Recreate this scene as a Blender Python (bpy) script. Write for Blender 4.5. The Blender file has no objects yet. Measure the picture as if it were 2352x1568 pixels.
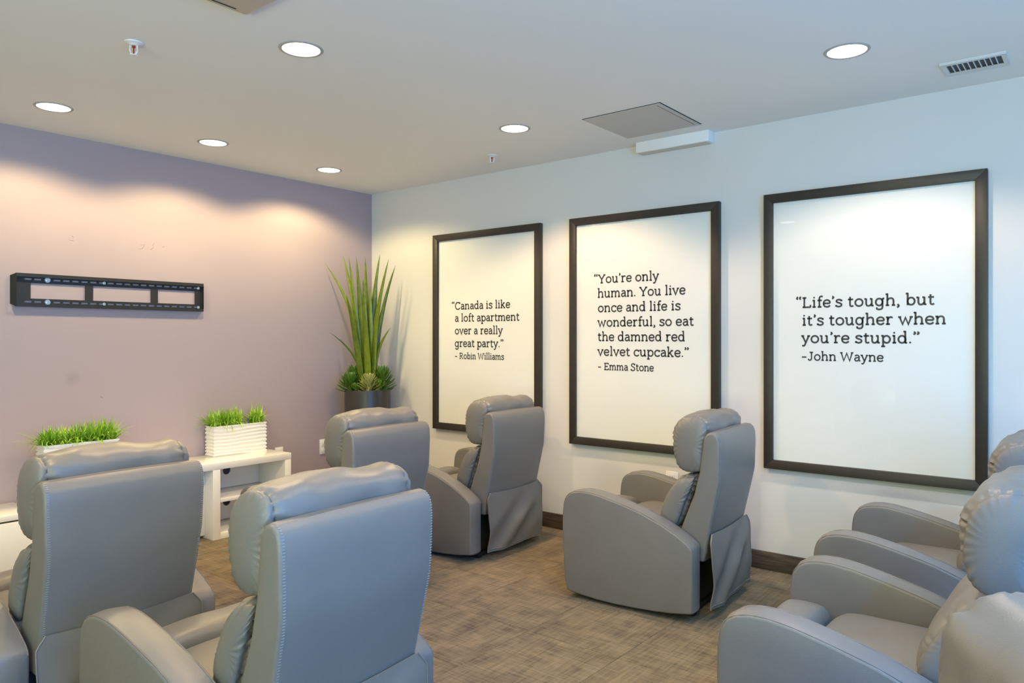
import bpy, bmesh, math, random
from mathutils import Vector, noise

# ------------------------------------------------------------------ camera
S = bpy.context.scene
COL = S.collection
CAM = (-4.558, -5.322, 1.42)
cam_d = bpy.data.cameras.new('camera')
cam_d.sensor_width = 36.0
cam_d.lens = 36.0 * 1717.0 / 2352.0
cam_d.shift_y = -8.0 / 2352.0
cam_d.clip_start = 0.05
cam = bpy.data.objects.new('camera', cam_d)
cam.location = CAM
cam.rotation_euler = (math.radians(90), 0, math.radians(-51.2))
COL.objects.link(cam)
S.camera = cam

# ------------------------------------------------------------------ light and exposure
S.view_settings.view_transform = 'Standard'
S.view_settings.look = 'None'
S.view_settings.gamma = 1.0
S.view_settings.use_curve_mapping = False
S.view_settings.exposure = 0.0
S.cycles.max_bounces = 10
S.cycles.diffuse_bounces = 6
S.cycles.use_denoising = True
S.cycles.sample_clamp_indirect = 6.0

CEIL = 2.74
SOUTH = (0.02, 0.30, 1.0)          # open-sky blue through the south window
SOUTH_POWER = 160.0
WEST_FILL = (0.90, 1.0, 0.54)           # tint of the added west fill that lifts the ceiling
WEST_FILL_POWER = 280.0
LAMP_ROWS = ((-1.0, 86.0, (1.0, 0.76, 0.35)), (-3.0, 118.0, (1.0, 0.67, 0.37)), (-5.0, 84.0, (1.0, 0.77, 0.53)), (-9.0, 115.0, (0.07, 0.50, 1.0)))  # last row: unseen blue lamps, added to cool walls and chair backs
LENS_STRENGTH = 5.0

world = bpy.data.worlds.new('world')
world.use_nodes = True
S.world = world
bg = world.node_tree.nodes['Background']
bg.inputs[0].default_value = (0.45, 0.68, 1.0, 1)
bg.inputs[1].default_value = 1.0

def area_light(name, loc, rot, sx, sy, power, color):
    d = bpy.data.lights.new(name, 'AREA')
    d.shape = 'RECTANGLE'; d.size = sx; d.size_y = sy
    d.energy = power; d.color = color
    o = bpy.data.objects.new(name, d)
    o.location = loc; o.rotation_euler = rot
    COL.objects.link(o)
    return o

# daylight through the south window, plus an unseen west fill added for the ceiling
area_light('south_window_daylight', (-3.9, -6.96, 1.40), (math.radians(90), 0, 0), 2.8, 2.1, SOUTH_POWER, SOUTH)
area_light('west_fill_light', (-7.78, -5.6, 0.85), (math.radians(160), 0, math.radians(-90)), 2.8, 1.5, WEST_FILL_POWER, WEST_FILL)

# ------------------------------------------------------------------ materials
def nt(name):
    m = bpy.data.materials.new(name); m.use_nodes = True
    t = m.node_tree
    return m, t, t.nodes['Principled BSDF']

def lin(c):
    return tuple(((v / 255.0) / 12.92 if v / 255.0 <= 0.04045 else ((v / 255.0 + 0.055) / 1.055) ** 2.4) for v in c) + (1.0,)

def simple(name, col, rough=0.5, metal=0.0, bump=0.0, bscale=200.0, var=0.0, vscale=6.0, spec=0.5, coat=0.0):
    m, t, p = nt(name)
    p.inputs['Base Color'].default_value = col
    p.inputs['Roughness'].default_value = rough
    p.inputs['Metallic'].default_value = metal
    p.inputs['Specular IOR Level'].default_value = spec
    p.inputs['Coat Weight'].default_value = coat
    tc = t.nodes.new('ShaderNodeTexCoord')
    if var > 0:
        n = t.nodes.new('ShaderNodeTexNoise'); n.inputs['Scale'].default_value = vscale
        n.inputs['Detail'].default_value = 4
        t.links.new(tc.outputs['Object'], n.inputs['Vector'])
        mx = t.nodes.new('ShaderNodeMix'); mx.data_type = 'RGBA'
        a = tuple(c * (1 - var) for c in col[:3]) + (1,); b = tuple(min(1, c * (1 + var)) for c in col[:3]) + (1,)
        mx.inputs['A'].default_value = a; mx.inputs['B'].default_value = b
        t.links.new(n.outputs['Fac'], mx.inputs['Factor'])
        t.links.new(mx.outputs['Result'], p.inputs['Base Color'])
    if bump > 0:
        n2 = t.nodes.new('ShaderNodeTexNoise'); n2.inputs['Scale'].default_value = bscale
        n2.inputs['Detail'].default_value = 2
        t.links.new(tc.outputs['Object'], n2.inputs['Vector'])
        b = t.nodes.new('ShaderNodeBump'); b.inputs['Strength'].default_value = bump
        b.inputs['Distance'].default_value = 0.002
        t.links.new(n2.outputs['Fac'], b.inputs['Height'])
        t.links.new(b.outputs['Normal'], p.inputs['Normal'])
    return m

def leather_mat():
    m, t, p = nt('taupe_leather')
    tc = t.nodes.new('ShaderNodeTexCoord')
    n = t.nodes.new('ShaderNodeTexNoise'); n.inputs['Scale'].default_value = 7; n.inputs['Detail'].default_value = 5
    t.links.new(tc.outputs['Object'], n.inputs['Vector'])
    mx = t.nodes.new('ShaderNodeMix'); mx.data_type = 'RGBA'
    mx.inputs['A'].default_value = (0.150, 0.146, 0.139, 1); mx.inputs['B'].default_value = (0.177, 0.172, 0.163, 1)
    t.links.new(n.outputs['Fac'], mx.inputs['Factor'])
    t.links.new(mx.outputs['Result'], p.inputs['Base Color'])
    v = t.nodes.new('ShaderNodeTexVoronoi'); v.inputs['Scale'].default_value = 420
    t.links.new(tc.outputs['Object'], v.inputs['Vector'])
    n2 = t.nodes.new('ShaderNodeTexNoise'); n2.inputs['Scale'].default_value = 28; n2.inputs['Detail'].default_value = 3
    t.links.new(tc.outputs['Object'], n2.inputs['Vector'])
    ad = t.nodes.new('ShaderNodeMath'); ad.operation = 'MULTIPLY_ADD'; ad.inputs[1].default_value = 3.0
    t.links.new(n2.outputs['Fac'], ad.inputs[0]); t.links.new(v.outputs['Distance'], ad.inputs[2])
    b = t.nodes.new('ShaderNodeBump'); b.inputs['Strength'].default_value = 0.22; b.inputs['Distance'].default_value = 0.001
    t.links.new(ad.outputs[0], b.inputs['Height']); t.links.new(b.outputs['Normal'], p.inputs['Normal'])
    p.inputs['Roughness'].default_value = 0.40
    p.inputs['Specular IOR Level'].default_value = 0.5
    return m

def paint_mat(name, col, marks=False):
    m, t, p = nt(name)
    tc = t.nodes.new('ShaderNodeTexCoord')
    n = t.nodes.new('ShaderNodeTexNoise'); n.inputs['Scale'].default_value = 260; n.inputs['Detail'].default_value = 3
    t.links.new(tc.outputs['Object'], n.inputs['Vector'])
    b = t.nodes.new('ShaderNodeBump'); b.inputs['Strength'].default_value = 0.10; b.inputs['Distance'].default_value = 0.001
    t.links.new(n.outputs['Fac'], b.inputs['Height']); t.links.new(b.outputs['Normal'], p.inputs['Normal'])
    p.inputs['Roughness'].default_value = 0.62
    p.inputs['Specular IOR Level'].default_value = 0.3
    p.inputs['Base Color'].default_value = col
    if marks:   # a grey rubbed smudge on the paint below the bracket
        d = t.nodes.new('ShaderNodeVectorMath'); d.operation = 'DISTANCE'
        d.inputs[1].default_value = (-2.546, 0.0, 1.152)
        t.links.new(tc.outputs['Object'], d.inputs[0])
        n3 = t.nodes.new('ShaderNodeTexNoise'); n3.inputs['Scale'].default_value = 14
        t.links.new(tc.outputs['Object'], n3.inputs['Vector'])
        ad = t.nodes.new('ShaderNodeMath'); ad.operation = 'MULTIPLY_ADD'; ad.inputs[1].default_value = 0.05
        t.links.new(n3.outputs['Fac'], ad.inputs[0]); t.links.new(d.outputs['Value'], ad.inputs[2])
        mr = t.nodes.new('ShaderNodeMapRange'); mr.interpolation_type = 'SMOOTHSTEP'
        mr.inputs[1].default_value = 0.02; mr.inputs[2].default_value = 0.095
        mr.inputs[3].default_value = 0.30; mr.inputs[4].default_value = 0.0
        t.links.new(ad.outputs[0], mr.inputs[0])
        mx = t.nodes.new('ShaderNodeMix'); mx.data_type = 'RGBA'
        mx.inputs['A'].default_value = col; mx.inputs['B'].default_value = tuple(c * 0.5 for c in col[:3]) + (1,)
        t.links.new(mr.outputs[0], mx.inputs['Factor']); t.links.new(mx.outputs['Result'], p.inputs['Base Color'])
    return m

def carpet_mat():
    m, t, p = nt('brown_carpet')
    tc = t.nodes.new('ShaderNodeTexCoord')
    oi = t.nodes.new('ShaderNodeObjectInfo')
    # every tile shows its own cut of the weave
    off = t.nodes.new('ShaderNodeVectorMath'); off.operation = 'SCALE'
    t.links.new(oi.outputs['Location'], off.inputs[0]); off.inputs['Scale'].default_value = 3.7
    ad = t.nodes.new('ShaderNodeVectorMath'); ad.operation = 'ADD'
    t.links.new(tc.outputs['Object'], ad.inputs[0]); t.links.new(off.outputs[0], ad.inputs[1])
    def stretched(sx, sy, scale, det):
        mp = t.nodes.new('ShaderNodeMapping'); mp.inputs['Scale'].default_value = (sx, sy, 1)
        t.links.new(ad.outputs[0], mp.inputs['Vector'])
        n = t.nodes.new('ShaderNodeTexNoise'); n.inputs['Scale'].default_value = scale; n.inputs['Detail'].default_value = det
        n.inputs['Roughness'].default_value = 0.6
        t.links.new(mp.outputs[0], n.inputs['Vector'])
        return n.outputs['Fac']
    a = stretched(1.0, 16.0, 5.0, 3); b = stretched(16.0, 1.0, 5.0, 3)
    c = stretched(1.0, 1.3, 6.0, 4); f = stretched(1, 1, 330.0, 2)
    def math_(op, x, y):
        k = t.nodes.new('ShaderNodeMath'); k.operation = op
        for i, v in enumerate((x, y)):
            if isinstance(v, (int, float)): k.inputs[i].default_value = v
            else: t.links.new(v, k.inputs[i])
        return k.outputs[0]
    s = math_('MULTIPLY', math_('ADD', a, b), 0.30)
    s = math_('ADD', s, math_('MULTIPLY', c, 0.35))
    s = math_('ADD', s, math_('MULTIPLY', f, 0.16))
    r = t.nodes.new('ShaderNodeValToRGB')
    r.color_ramp.elements[0].position = 0.42; r.color_ramp.elements[0].color = (0.062, 0.045, 0.026, 1)
    r.color_ramp.elements[1].position = 0.66; r.color_ramp.elements[1].color = (0.240, 0.182, 0.108, 1)
    t.links.new(s, r.inputs[0]); t.links.new(r.outputs[0], p.inputs['Base Color'])
    bp = t.nodes.new('ShaderNodeBump'); bp.inputs['Strength'].default_value = 0.6; bp.inputs['Distance'].default_value = 0.003
    t.links.new(math_('ADD', s, math_('MULTIPLY', f, 0.5)), bp.inputs['Height']); t.links.new(bp.outputs[0], p.inputs['Normal'])
    p.inputs['Roughness'].default_value = 0.95; p.inputs['Specular IOR Level'].default_value = 0.1
    p.inputs['Sheen Weight'].default_value = 0.15
    return m

def wood_mat():
    m, t, p = nt('dark_wood_trim')
    tc = t.nodes.new('ShaderNodeTexCoord')
    mp = t.nodes.new('ShaderNodeMapping'); mp.inputs['Scale'].default_value = (1.5, 1.5, 40)
    t.links.new(tc.outputs['Object'], mp.inputs['Vector'])
    n = t.nodes.new('ShaderNodeTexNoise'); n.inputs['Scale'].default_value = 3.0; n.inputs['Detail'].default_value = 6
    t.links.new(mp.outputs[0], n.inputs['Vector'])
    r = t.nodes.new('ShaderNodeValToRGB')
    r.color_ramp.elements[0].position = 0.35; r.color_ramp.elements[0].color = (0.040, 0.028, 0.020, 1)
    r.color_ramp.elements[1].position = 0.68; r.color_ramp.elements[1].color = (0.125, 0.092, 0.066, 1)
    t.links.new(n.outputs['Fac'], r.inputs[0]); t.links.new(r.outputs[0], p.inputs['Base Color'])
    p.inputs['Roughness'].default_value = 0.55
    return m

def leaf_mat(name, c0, c1, rough=0.4):
    m, t, p = nt(name)
    tc = t.nodes.new('ShaderNodeTexCoord'); oi = t.nodes.new('ShaderNodeObjectInfo')
    n = t.nodes.new('ShaderNodeTexNoise'); n.inputs['Scale'].default_value = 22; n.inputs['Detail'].default_value = 3
    t.links.new(tc.outputs['Object'], n.inputs['Vector'])
    a = t.nodes.new('ShaderNodeMath'); a.operation = 'MULTIPLY_ADD'; a.inputs[1].default_value = 0.5
    t.links.new(oi.outputs['Random'], a.inputs[0]); 
    mr = t.nodes.new('ShaderNodeMapRange'); mr.inputs[1].default_value = 0.25; mr.inputs[2].default_value = 0.75
    mr.inputs[3].default_value = 0.0; mr.inputs[4].default_value = 0.6
    t.links.new(n.outputs['Fac'], mr.inputs[0]); t.links.new(mr.outputs[0], a.inputs[2])
    mx = t.nodes.new('ShaderNodeMix'); mx.data_type = 'RGBA'
    mx.inputs['A'].default_value = c0; mx.inputs['B'].default_value = c1
    t.links.new(a.outputs[0], mx.inputs['Factor']); t.links.new(mx.outputs['Result'], p.inputs['Base Color'])
    p.inputs['Roughness'].default_value = rough
    p.inputs['Subsurface Weight'].default_value = 0.0
    return m

def glass_mat():
    m = bpy.data.materials.new('clear_glazing'); m.use_nodes = True
    t = m.node_tree; t.nodes.clear()
    out = t.nodes.new('ShaderNodeOutputMaterial')
    tr = t.nodes.new('ShaderNodeBsdfTransparent'); tr.inputs[0].default_value = (0.99, 0.995, 0.99, 1)
    gl = t.nodes.new('ShaderNodeBsdfGlossy'); gl.inputs['Roughness'].default_value = 0.02
    lw = t.nodes.new('ShaderNodeLayerWeight'); lw.inputs[0].default_value = 0.5
    pw = t.nodes.new('ShaderNodeMath'); pw.operation = 'POWER'; pw.inputs[1].default_value = 5.0
    t.links.new(lw.outputs['Facing'], pw.inputs[0])
    fr = t.nodes.new('ShaderNodeMath'); fr.operation = 'MULTIPLY_ADD'; fr.inputs[1].default_value = 0.80; fr.inputs[2].default_value = 0.025
    t.links.new(pw.outputs[0], fr.inputs[0])
    mx = t.nodes.new('ShaderNodeMixShader')
    t.links.new(fr.outputs[0], mx.inputs[0]); t.links.new(tr.outputs[0], mx.inputs[1]); t.links.new(gl.outputs[0], mx.inputs[2])
    t.links.new(mx.outputs[0], out.inputs[0])
    return m

def emit_mat(name, col, strength):
    m, t, p = nt(name)
    p.inputs['Base Color'].default_value = (0.8, 0.8, 0.8, 1)
    p.inputs['Emission Color'].default_value = col
    p.inputs['Emission Strength'].default_value = strength
    return m

M = dict(
    leather=leather_mat(),
    welt=simple('leather_welt', (0.15, 0.14, 0.13, 1), 0.5),
    thread=simple('pale_thread', (0.27, 0.275, 0.28, 1), 0.6),
    black=simple('black_steel', (0.018, 0.018, 0.018, 1), 0.45, bump=0.1, bscale=500),
    under=simple('black_base_and_hollow', (0.012, 0.012, 0.012, 1), 0.7),
    purple=paint_mat('mauve_paint', (0.385, 0.325, 0.36, 1), True),
    wallw=paint_mat('pale_wall_paint', (0.69, 0.685, 0.665, 1)),
    ceil=paint_mat('ceiling_paint', (0.87, 0.86, 0.82, 1)),
    carpet=carpet_mat(),
    wood=wood_mat(),
    frame=simple('dark_frame_wood', (0.030, 0.025, 0.021, 1), 0.42, bump=0.25, bscale=350, var=0.2, vscale=40),
    paper=simple('white_print_paper', (0.86, 0.855, 0.83, 1), 0.7),
    ink=simple('charcoal_ink', (0.045, 0.043, 0.04, 1), 0.7),
    glass=glass_mat(),
    gloss=simple('white_gloss_lacquer', (0.87, 0.87, 0.86, 1), 0.18, coat=0.3),
    whitep=simple('white_plastic', (0.80, 0.80, 0.78, 1), 0.4),
    grey_in=simple('dark_hole', (0.09, 0.075, 0.06, 1), 0.8),
    ceramic=simple('white_ceramic', (0.86, 0.86, 0.85, 1), 0.35, bump=0.2, bscale=60),
    soil=simple('dark_soil', (0.04, 0.03, 0.02, 1), 0.95, bump=0.6, bscale=120),
    grass=leaf_mat('grass_green', (0.14, 0.36, 0.012, 1), (0.50, 0.74, 0.09, 1)),
    leaf=leaf_mat('blade_green', (0.045, 0.080, 0.005, 1), (0.17, 0.235, 0.012, 1), 0.35),
    succ=leaf_mat('succulent_green', (0.022, 0.075, 0.010, 1), (0.13, 0.25, 0.022, 1)),
    succ2=leaf_mat('pale_succulent', (0.10, 0.14, 0.04, 1), (0.38, 0.40, 0.13, 1)),
    pot=simple('satin_black_pot', (0.035, 0.034, 0.033, 1), 0.32),
    ring=simple('white_trim_ring', (0.42, 0.41, 0.39, 1), 0.4),
    lens=emit_mat('lamp_lens', (1.0, 0.90, 0.74, 1), LENS_STRENGTH),
    vent=simple('white_register_metal', (0.70, 0.69, 0.66, 1), 0.4),
    duct=simple('dark_duct', (0.06, 0.07, 0.075, 1), 0.7),
    panel=simple('grey_access_panel', (0.56, 0.54, 0.50, 1), 0.6),
    cream=simple('cream_plastic', (0.66, 0.62, 0.53, 1), 0.45),
    gap=simple('dark_gap', (0.03, 0.028, 0.025, 1), 0.8),
    red=simple('red_bulb', (0.35, 0.03, 0.015, 1), 0.2),
    chrome=simple('zinc_screw', (0.75, 0.75, 0.73, 1), 0.3, metal=1.0),
    scuff=simple('dark_scuff', (0.12, 0.10, 0.10, 1), 0.8),
    boxw=simple('white_box_paint', (0.84, 0.84, 0.83, 1), 0.5),
)

# ------------------------------------------------------------------ mesh helpers
def finish(name, bm, mat, parent=None, angle=35, loc=None):
    me = bpy.data.meshes.new(name)
    bmesh.ops.recalc_face_normals(bm, faces=bm.faces[:])
    bm.to_mesh(me); bm.free()
    for p in me.polygons: p.use_smooth = True
    me.set_sharp_from_angle(angle=math.radians(angle))
    me.materials.append(mat)
    o = bpy.data.objects.new(name, me)
    COL.objects.link(o)
    if parent is not None: o.parent = parent
    if loc is not None: o.location = loc
    return o

def tag(o, label=None, cat=None, group=None, kind=None):
    if label: o['label'] = label
    if cat: o['category'] = cat
    if group: o['group'] = group
    if kind: o['kind'] = kind
    return o

def thing(name, loc, rz, label, cat, group=None):
    o = bpy.data.objects.new(name, None)
    o.empty_display_size = 0.1
    o.location = loc; o.rotation_euler = (0, 0, rz)
    COL.objects.link(o)
    return tag(o, label, cat, group)

def copy_tree(o, parent=None):
    c = o.copy(); COL.objects.link(c)
    if parent is not None: c.parent = parent
    for ch in o.children: copy_tree(ch, c)
    return c

def add_box(bm, x0, x1, y0, y1, z0, z1, bev=0.0, seg=2):
    r = bmesh.ops.create_cube(bm, size=1.0)
    vs = r['verts']
    for v in vs:
        v.co = Vector((x0 + (v.co.x + .5) * (x1 - x0), y0 + (v.co.y + .5) * (y1 - y0), z0 + (v.co.z + .5) * (z1 - z0)))
    if bev > 0:
        es = list({e for v in vs for e in v.link_edges})
        bmesh.ops.bevel(bm, geom=es, offset=bev, segments=seg, affect='EDGES', profile=0.5)

def box(name, mat, parent, x0, x1, y0, y1, z0, z1, bev=0.0, seg=2):
    bm = bmesh.new(); add_box(bm, x0, x1, y0, y1, z0, z1, bev, seg)
    return finish(name, bm, mat, parent)

def add_cyl(bm, c, axis, r0, r1, h, n=24, cap0=True, cap1=True):
    """frustum from c along axis (unit vector) of length h"""
    ax = Vector(axis).normalized()
    u = ax.orthogonal().normalized(); w = ax.cross(u)
    c = Vector(c)
    A = [bm.verts.new(c + (u * math.cos(2 * math.pi * i / n) + w * math.sin(2 * math.pi * i / n)) * r0) for i in range(n)]
    B = [bm.verts.new(c + ax * h + (u * math.cos(2 * math.pi * i / n) + w * math.sin(2 * math.pi * i / n)) * r1) for i in range(n)]
    for i in range(n):
        j = (i + 1) % n
        bm.faces.new((A[i], A[j], B[j], B[i]))
    if cap0: bm.faces.new(A[::-1])
    if cap1: bm.faces.new(B)

def add_lathe(bm, prof, c=(0, 0, 0), n=32):
    """prof: list of (r, z); r == 0 closes"""
    rings = []
    for r, z in prof:
        if r < 1e-6: rings.append([bm.verts.new((c[0], c[1], c[2] + z))])
        else: rings.append([bm.verts.new((c[0] + r * math.cos(2 * math.pi * i / n), c[1] + r * math.sin(2 * math.pi * i / n), c[2] + z)) for i in range(n)])
    for a, b in zip(rings, rings[1:]):
        for i in range(n):
            j = (i + 1) % n
            q = [a[i % len(a)], a[j % len(a)], b[j % len(b)], b[i % len(b)]]
            q2 = []
            for v in q:
                if v not in q2: q2.append(v)
            if len(q2) >= 3: bm.faces.new(q2)

def add_tube(bm, pts, r, n=6, taper=None):
    pts = [Vector(p) for p in pts]
    rings = []
    for i, p in enumerate(pts):
        d = (pts[min(i + 1, len(pts) - 1)] - pts[max(i - 1, 0)]).normalized()
        u = d.cross(Vector((1, 0, 0)))
        if u.length < 0.1: u = d.cross(Vector((0, 1, 0)))
        u.normalize(); w = d.cross(u)
        rr = r if taper is None else r * taper(i / (len(pts) - 1))
        rings.append([bm.verts.new(p + (u * math.cos(2 * math.pi * k / n) + w * math.sin(2 * math.pi * k / n)) * rr) for k in range(n)])
    for a, b in zip(rings, rings[1:]):
        for k in range(n):
            j = (k + 1) % n
            bm.faces.new((a[k], a[j], b[j], b[k]))
    bm.faces.new(rings[0][::-1]); bm.faces.new(rings[-1])

def catmull(ctrl, per=8, closed=False):
    out = []
    n = len(ctrl)
    rng = range(n) if closed else range(n - 1)
    for i in rng:
        if closed: p0, p1, p2, p3 = (ctrl[(i - 1) % n], ctrl[i], ctrl[(i + 1) % n], ctrl[(i + 2) % n])
        else: p0, p1, p2, p3 = (ctrl[max(i - 1, 0)], ctrl[i], ctrl[i + 1], ctrl[min(i + 2, n - 1)])
        for k in range(per):
            t = k / per
            out.append(tuple(0.5 * ((2 * b) + (-a + c) * t + (2 * a - 5 * b + 4 * c - d) * t * t + (-a + 3 * b - 3 * c + d) * t ** 3)
                             for a, b, c, d in zip(p0, p1, p2, p3)))
    if not closed: out.append(tuple(ctrl[-1]))
    return out

def resample(pts, n, closed=True):
    P = [Vector(p) for p in pts]
    if closed: P = P + [P[0]]
    L = [0.0]
    for a, b in zip(P, P[1:]): L.append(L[-1] + (b - a).length)
    tot = L[-1]; out = []; j = 0
    m = n if closed else n - 1
    for i in range(n):
        s = tot * i / m
        while j < len(L) - 2 and L[j + 1] < s: j += 1
        t = (s - L[j]) / max(1e-9, L[j + 1] - L[j])
        out.append(P[j].lerp(P[j + 1], min(1, t)))
    return out

def poly_normals(pts):
    n = len(pts); out = []
    area = sum(pts[i].x * pts[(i + 1) % n].y - pts[(i + 1) % n].x * pts[i].y for i in range(n))
    sg = 1 if area > 0 else -1
    for i in range(n):
        a, b, c = pts[i - 1], pts[i], pts[(i + 1) % n]
        e1 = (b - a).normalized(); e2 = (c - b).normalized()
        n1 = Vector((e1.y, -e1.x)) * sg; n2 = Vector((e2.y, -e2.x)) * sg
        m = n1 + n2
        if m.length < 1e-6: m = n1
        m.normalize()
        out.append(m / max(0.6, m.dot(n1)))
    return out

def extrude_profile(bm, pts, x0, x1, r, seg=4, crown=0.0, mids=3, xs=None, push=None):
    """pts: 2D Vectors (Y,Z), extruded along X with rounded rims; crown swells the band between them.
    xs(x, y, z) -> x lets the width taper."""
    nm = poly_normals(pts)
    rings = []
    for k in range(seg + 1):
        a = math.pi / 2 * k / seg
        rings.append((x0 + r * (1 - math.cos(a)), r * (1 - math.sin(a))))
    for k in range(1, mids + 1):
        t = k / (mids + 1)
        rings.append((x0 + r + (x1 - x0 - 2 * r) * t, -crown * math.sin(math.pi * t)))
    for k in range(seg, -1, -1):
        a = math.pi / 2 * k / seg
        rings.append((x1 - r * (1 - math.cos(a)), r * (1 - math.sin(a))))
    V = []
    for x, ins in rings:
        row = []
        for p, q in zip(pts, nm):
            yz = p - q * ins
            xx = xs(x, yz.x, yz.y) if xs else x
            co = Vector((xx, yz.x, yz.y))
            if push: co = push(co)
            row.append(bm.verts.new(co))
        V.append(row)
    n = len(pts)
    for A, B in zip(V, V[1:]):
        for i in range(n):
            j = (i + 1) % n
            bm.faces.new((A[i], A[j], B[j], B[i]))
    bm.faces.new(V[0][::-1]); bm.faces.new(V[-1])

def pillow(ctrl, hw, seam, nth=96, gather=0.004, kth=23, seed=0, sag=0.006, capk=0.5):
    """stuffed cushion: closed (Y,Z) section run along X, puffed end caps behind a gathered seam"""
    sec = resample(catmull(ctrl, 8, True), nth, True)
    c = Vector((sum(p.x for p in sec) / nth, sum(p.y for p in sec) / nth))
    nm = poly_normals(sec)
    bm = bmesh.new()
    rows = []
    def gat(i, dist, side):
        th = i / nth * 2 * math.pi
        ph = 1.5 * noise.noise(Vector((math.cos(th) * 1.7, math.sin(th) * 1.7, seed + side * 5.0)))
        amp = 0.55 + 0.9 * noise.noise(Vector((math.cos(th) * 2.3 + 4, math.sin(th) * 2.3, seed + side * 3.1)))
        return gather * max(0.0, amp) * math.sin(kth * th + ph * 4) * (math.exp(-dist / 0.026) if dist < 0.025 else math.exp(-0.96) * max(0.0, 1 - (dist - 0.025) / 0.03) ** 2)
    xs = []
    nb = 40
    for k in range(nb + 1):
        t = -1 + 2 * k / nb
        # denser near the seams
        xs.append(seam * math.sin(t * math.pi / 2) ** 1 if abs(t) < 1 else seam * t)
    # body
    for x in xs:
        d = seam - abs(x)
        groove = -0.010 * math.exp(-d / 0.010) - 0.010 * math.exp(-d / 0.05)
        row = []
        for i, p in enumerate(sec):
            off = groove + gat(i, d, 1 if x > 0 else -1)
            off += sag * noise.noise(Vector((x * 5.0, p.x * 9, p.y * 7 + seed)))
            off += 0.5 * sag * noise.noise(Vector((x * 13.0, p.x * 15, p.y * 15 + seed)))
            q = p + nm[i] * off
            row.append(bm.verts.new((x, q.x, q.y)))
        rows.append(row)
    def cap(side):
        prev = rows[-1] if side > 0 else rows[0]
        for rho in (0.985, 0.95, 0.90, 0.83, 0.74, 0.62, 0.48, 0.32, 0.16):
            row = []
            for i, p in enumerate(sec):
                R = (p - c).length
                base = p + nm[i] * (-0.020 + 0.012 * (1 - math.exp(-(1 - rho) * R / 0.008)))
                q = c + (base - c) * rho
                dome = (1 - rho ** 2.6) ** capk
                x = seam + (hw - seam) * dome + 0.9 * gat(i, (1 - rho) * R, side) 
                row.append(bm.verts.new((side * x, q.x, q.y)))
            for i in range(nth):
                j = (i + 1) % nth
                bm.faces.new((prev[i], prev[j], row[j], row[i]))
            prev = row
        v = bm.verts.new((side * hw, c.x, c.y))
        for i in range(nth):
            bm.faces.new((prev[i], prev[(i + 1) % nth], v))
    for A, B in zip(rows, rows[1:]):
        for i in range(nth):
            j = (i + 1) % nth
            bm.faces.new((A[i], A[j], B[j], B[i]))
    cap(1); cap(-1)
    return bm

def superbox(cx, cy, cz, hx, hy, hz, e=6.0, n=14, crown=0.0, seed=0, wob=0.0):
    bm = bmesh.new()
    bmesh.ops.create_cube(bm, size=2.0)
    bmesh.ops.subdivide_edges(bm, edges=bm.edges[:], cuts=n, use_grid_fill=True)
    for v in bm.verts:
        p = v.co
        s = (abs(p.x) ** e + abs(p.y) ** e + abs(p.z) ** e) ** (1 / e)
        q = p / s
        z = q.z * hz
        if q.z > 0: z += crown * (1 - q.x ** 2) * (1 - q.y ** 2)
        co = Vector((cx + q.x * hx, cy + q.y * hy, cz + z))
        if wob: co += p.normalized() * wob * noise.noise(co * 7 + Vector((seed, 0, 0)))
        v.co = co
    return bm

# ------------------------------------------------------------------ room shell
def struct(o, **k):
    o['kind'] = 'structure'
    return o

XW, YS = -8.0, -7.1
T = 0.15
floor = struct(box('floor', M['gap'], None, XW, 0, YS, 0, -0.20, -0.008))
ceiling = struct(box('ceiling', M['ceil'], None, XW, 0, YS, 0, CEIL, CEIL + 0.15))
wall_n = struct(box('wall_north', M['purple'], None, XW, 0, 0, T, -0.2, CEIL + 0.15))
wall_e = struct(box('wall_east', M['wallw'], None, 0, T, YS, T, -0.2, CEIL + 0.15))
bm = bmesh.new()
add_box(bm, XW - T, XW, YS, -7.0, -0.2, CEIL + 0.15); add_box(bm, XW - T, XW, -4.2, T, -0.2, CEIL + 0.15)
add_box(bm, XW - T, XW, -7.0, -4.2, -0.2, 0.12); add_box(bm, XW - T, XW, -7.0, -4.2, 2.45, CEIL + 0.15)  # opening made for the added west fill light
wall_w = struct(finish('wall_west', bm, M['wallw']))
# south wall with its window opening
bm = bmesh.new()
wx0, wx1, wz0, wz1 = -5.5, -2.3, 0.25, 2.55
add_box(bm, XW, wx0, YS - T, YS, -0.2, CEIL + 0.15)
add_box(bm, wx1, 0, YS - T, YS, -0.2, CEIL + 0.15)
add_box(bm, wx0, wx1, YS - T, YS, -0.2, wz0)
add_box(bm, wx0, wx1, YS - T, YS, wz1, CEIL + 0.15)
wall_s = struct(finish('wall_south', bm, M['wallw']))
win = thing('window_1', (0, 0, 0), 0, None, None); struct(win)
for k in range(5):
    x = wx0 + (wx1 - wx0) * k / 4
    box('window_post', M['whitep'], win, x - 0.03, x + 0.03, YS - 0.10, YS - 0.04, wz0, wz1)
box('window_rail', M['whitep'], win, wx0, wx1, YS - 0.10, YS - 0.04, wz1 - 0.06, wz1)
box('window_rail', M['whitep'], win, wx0, wx1, YS - 0.10, YS - 0.04, wz0, wz0 + 0.06)
box('pane', M['glass'], win, wx0, wx1, YS - 0.075, YS - 0.069, wz0 + 0.06, wz1 - 0.06)

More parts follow.
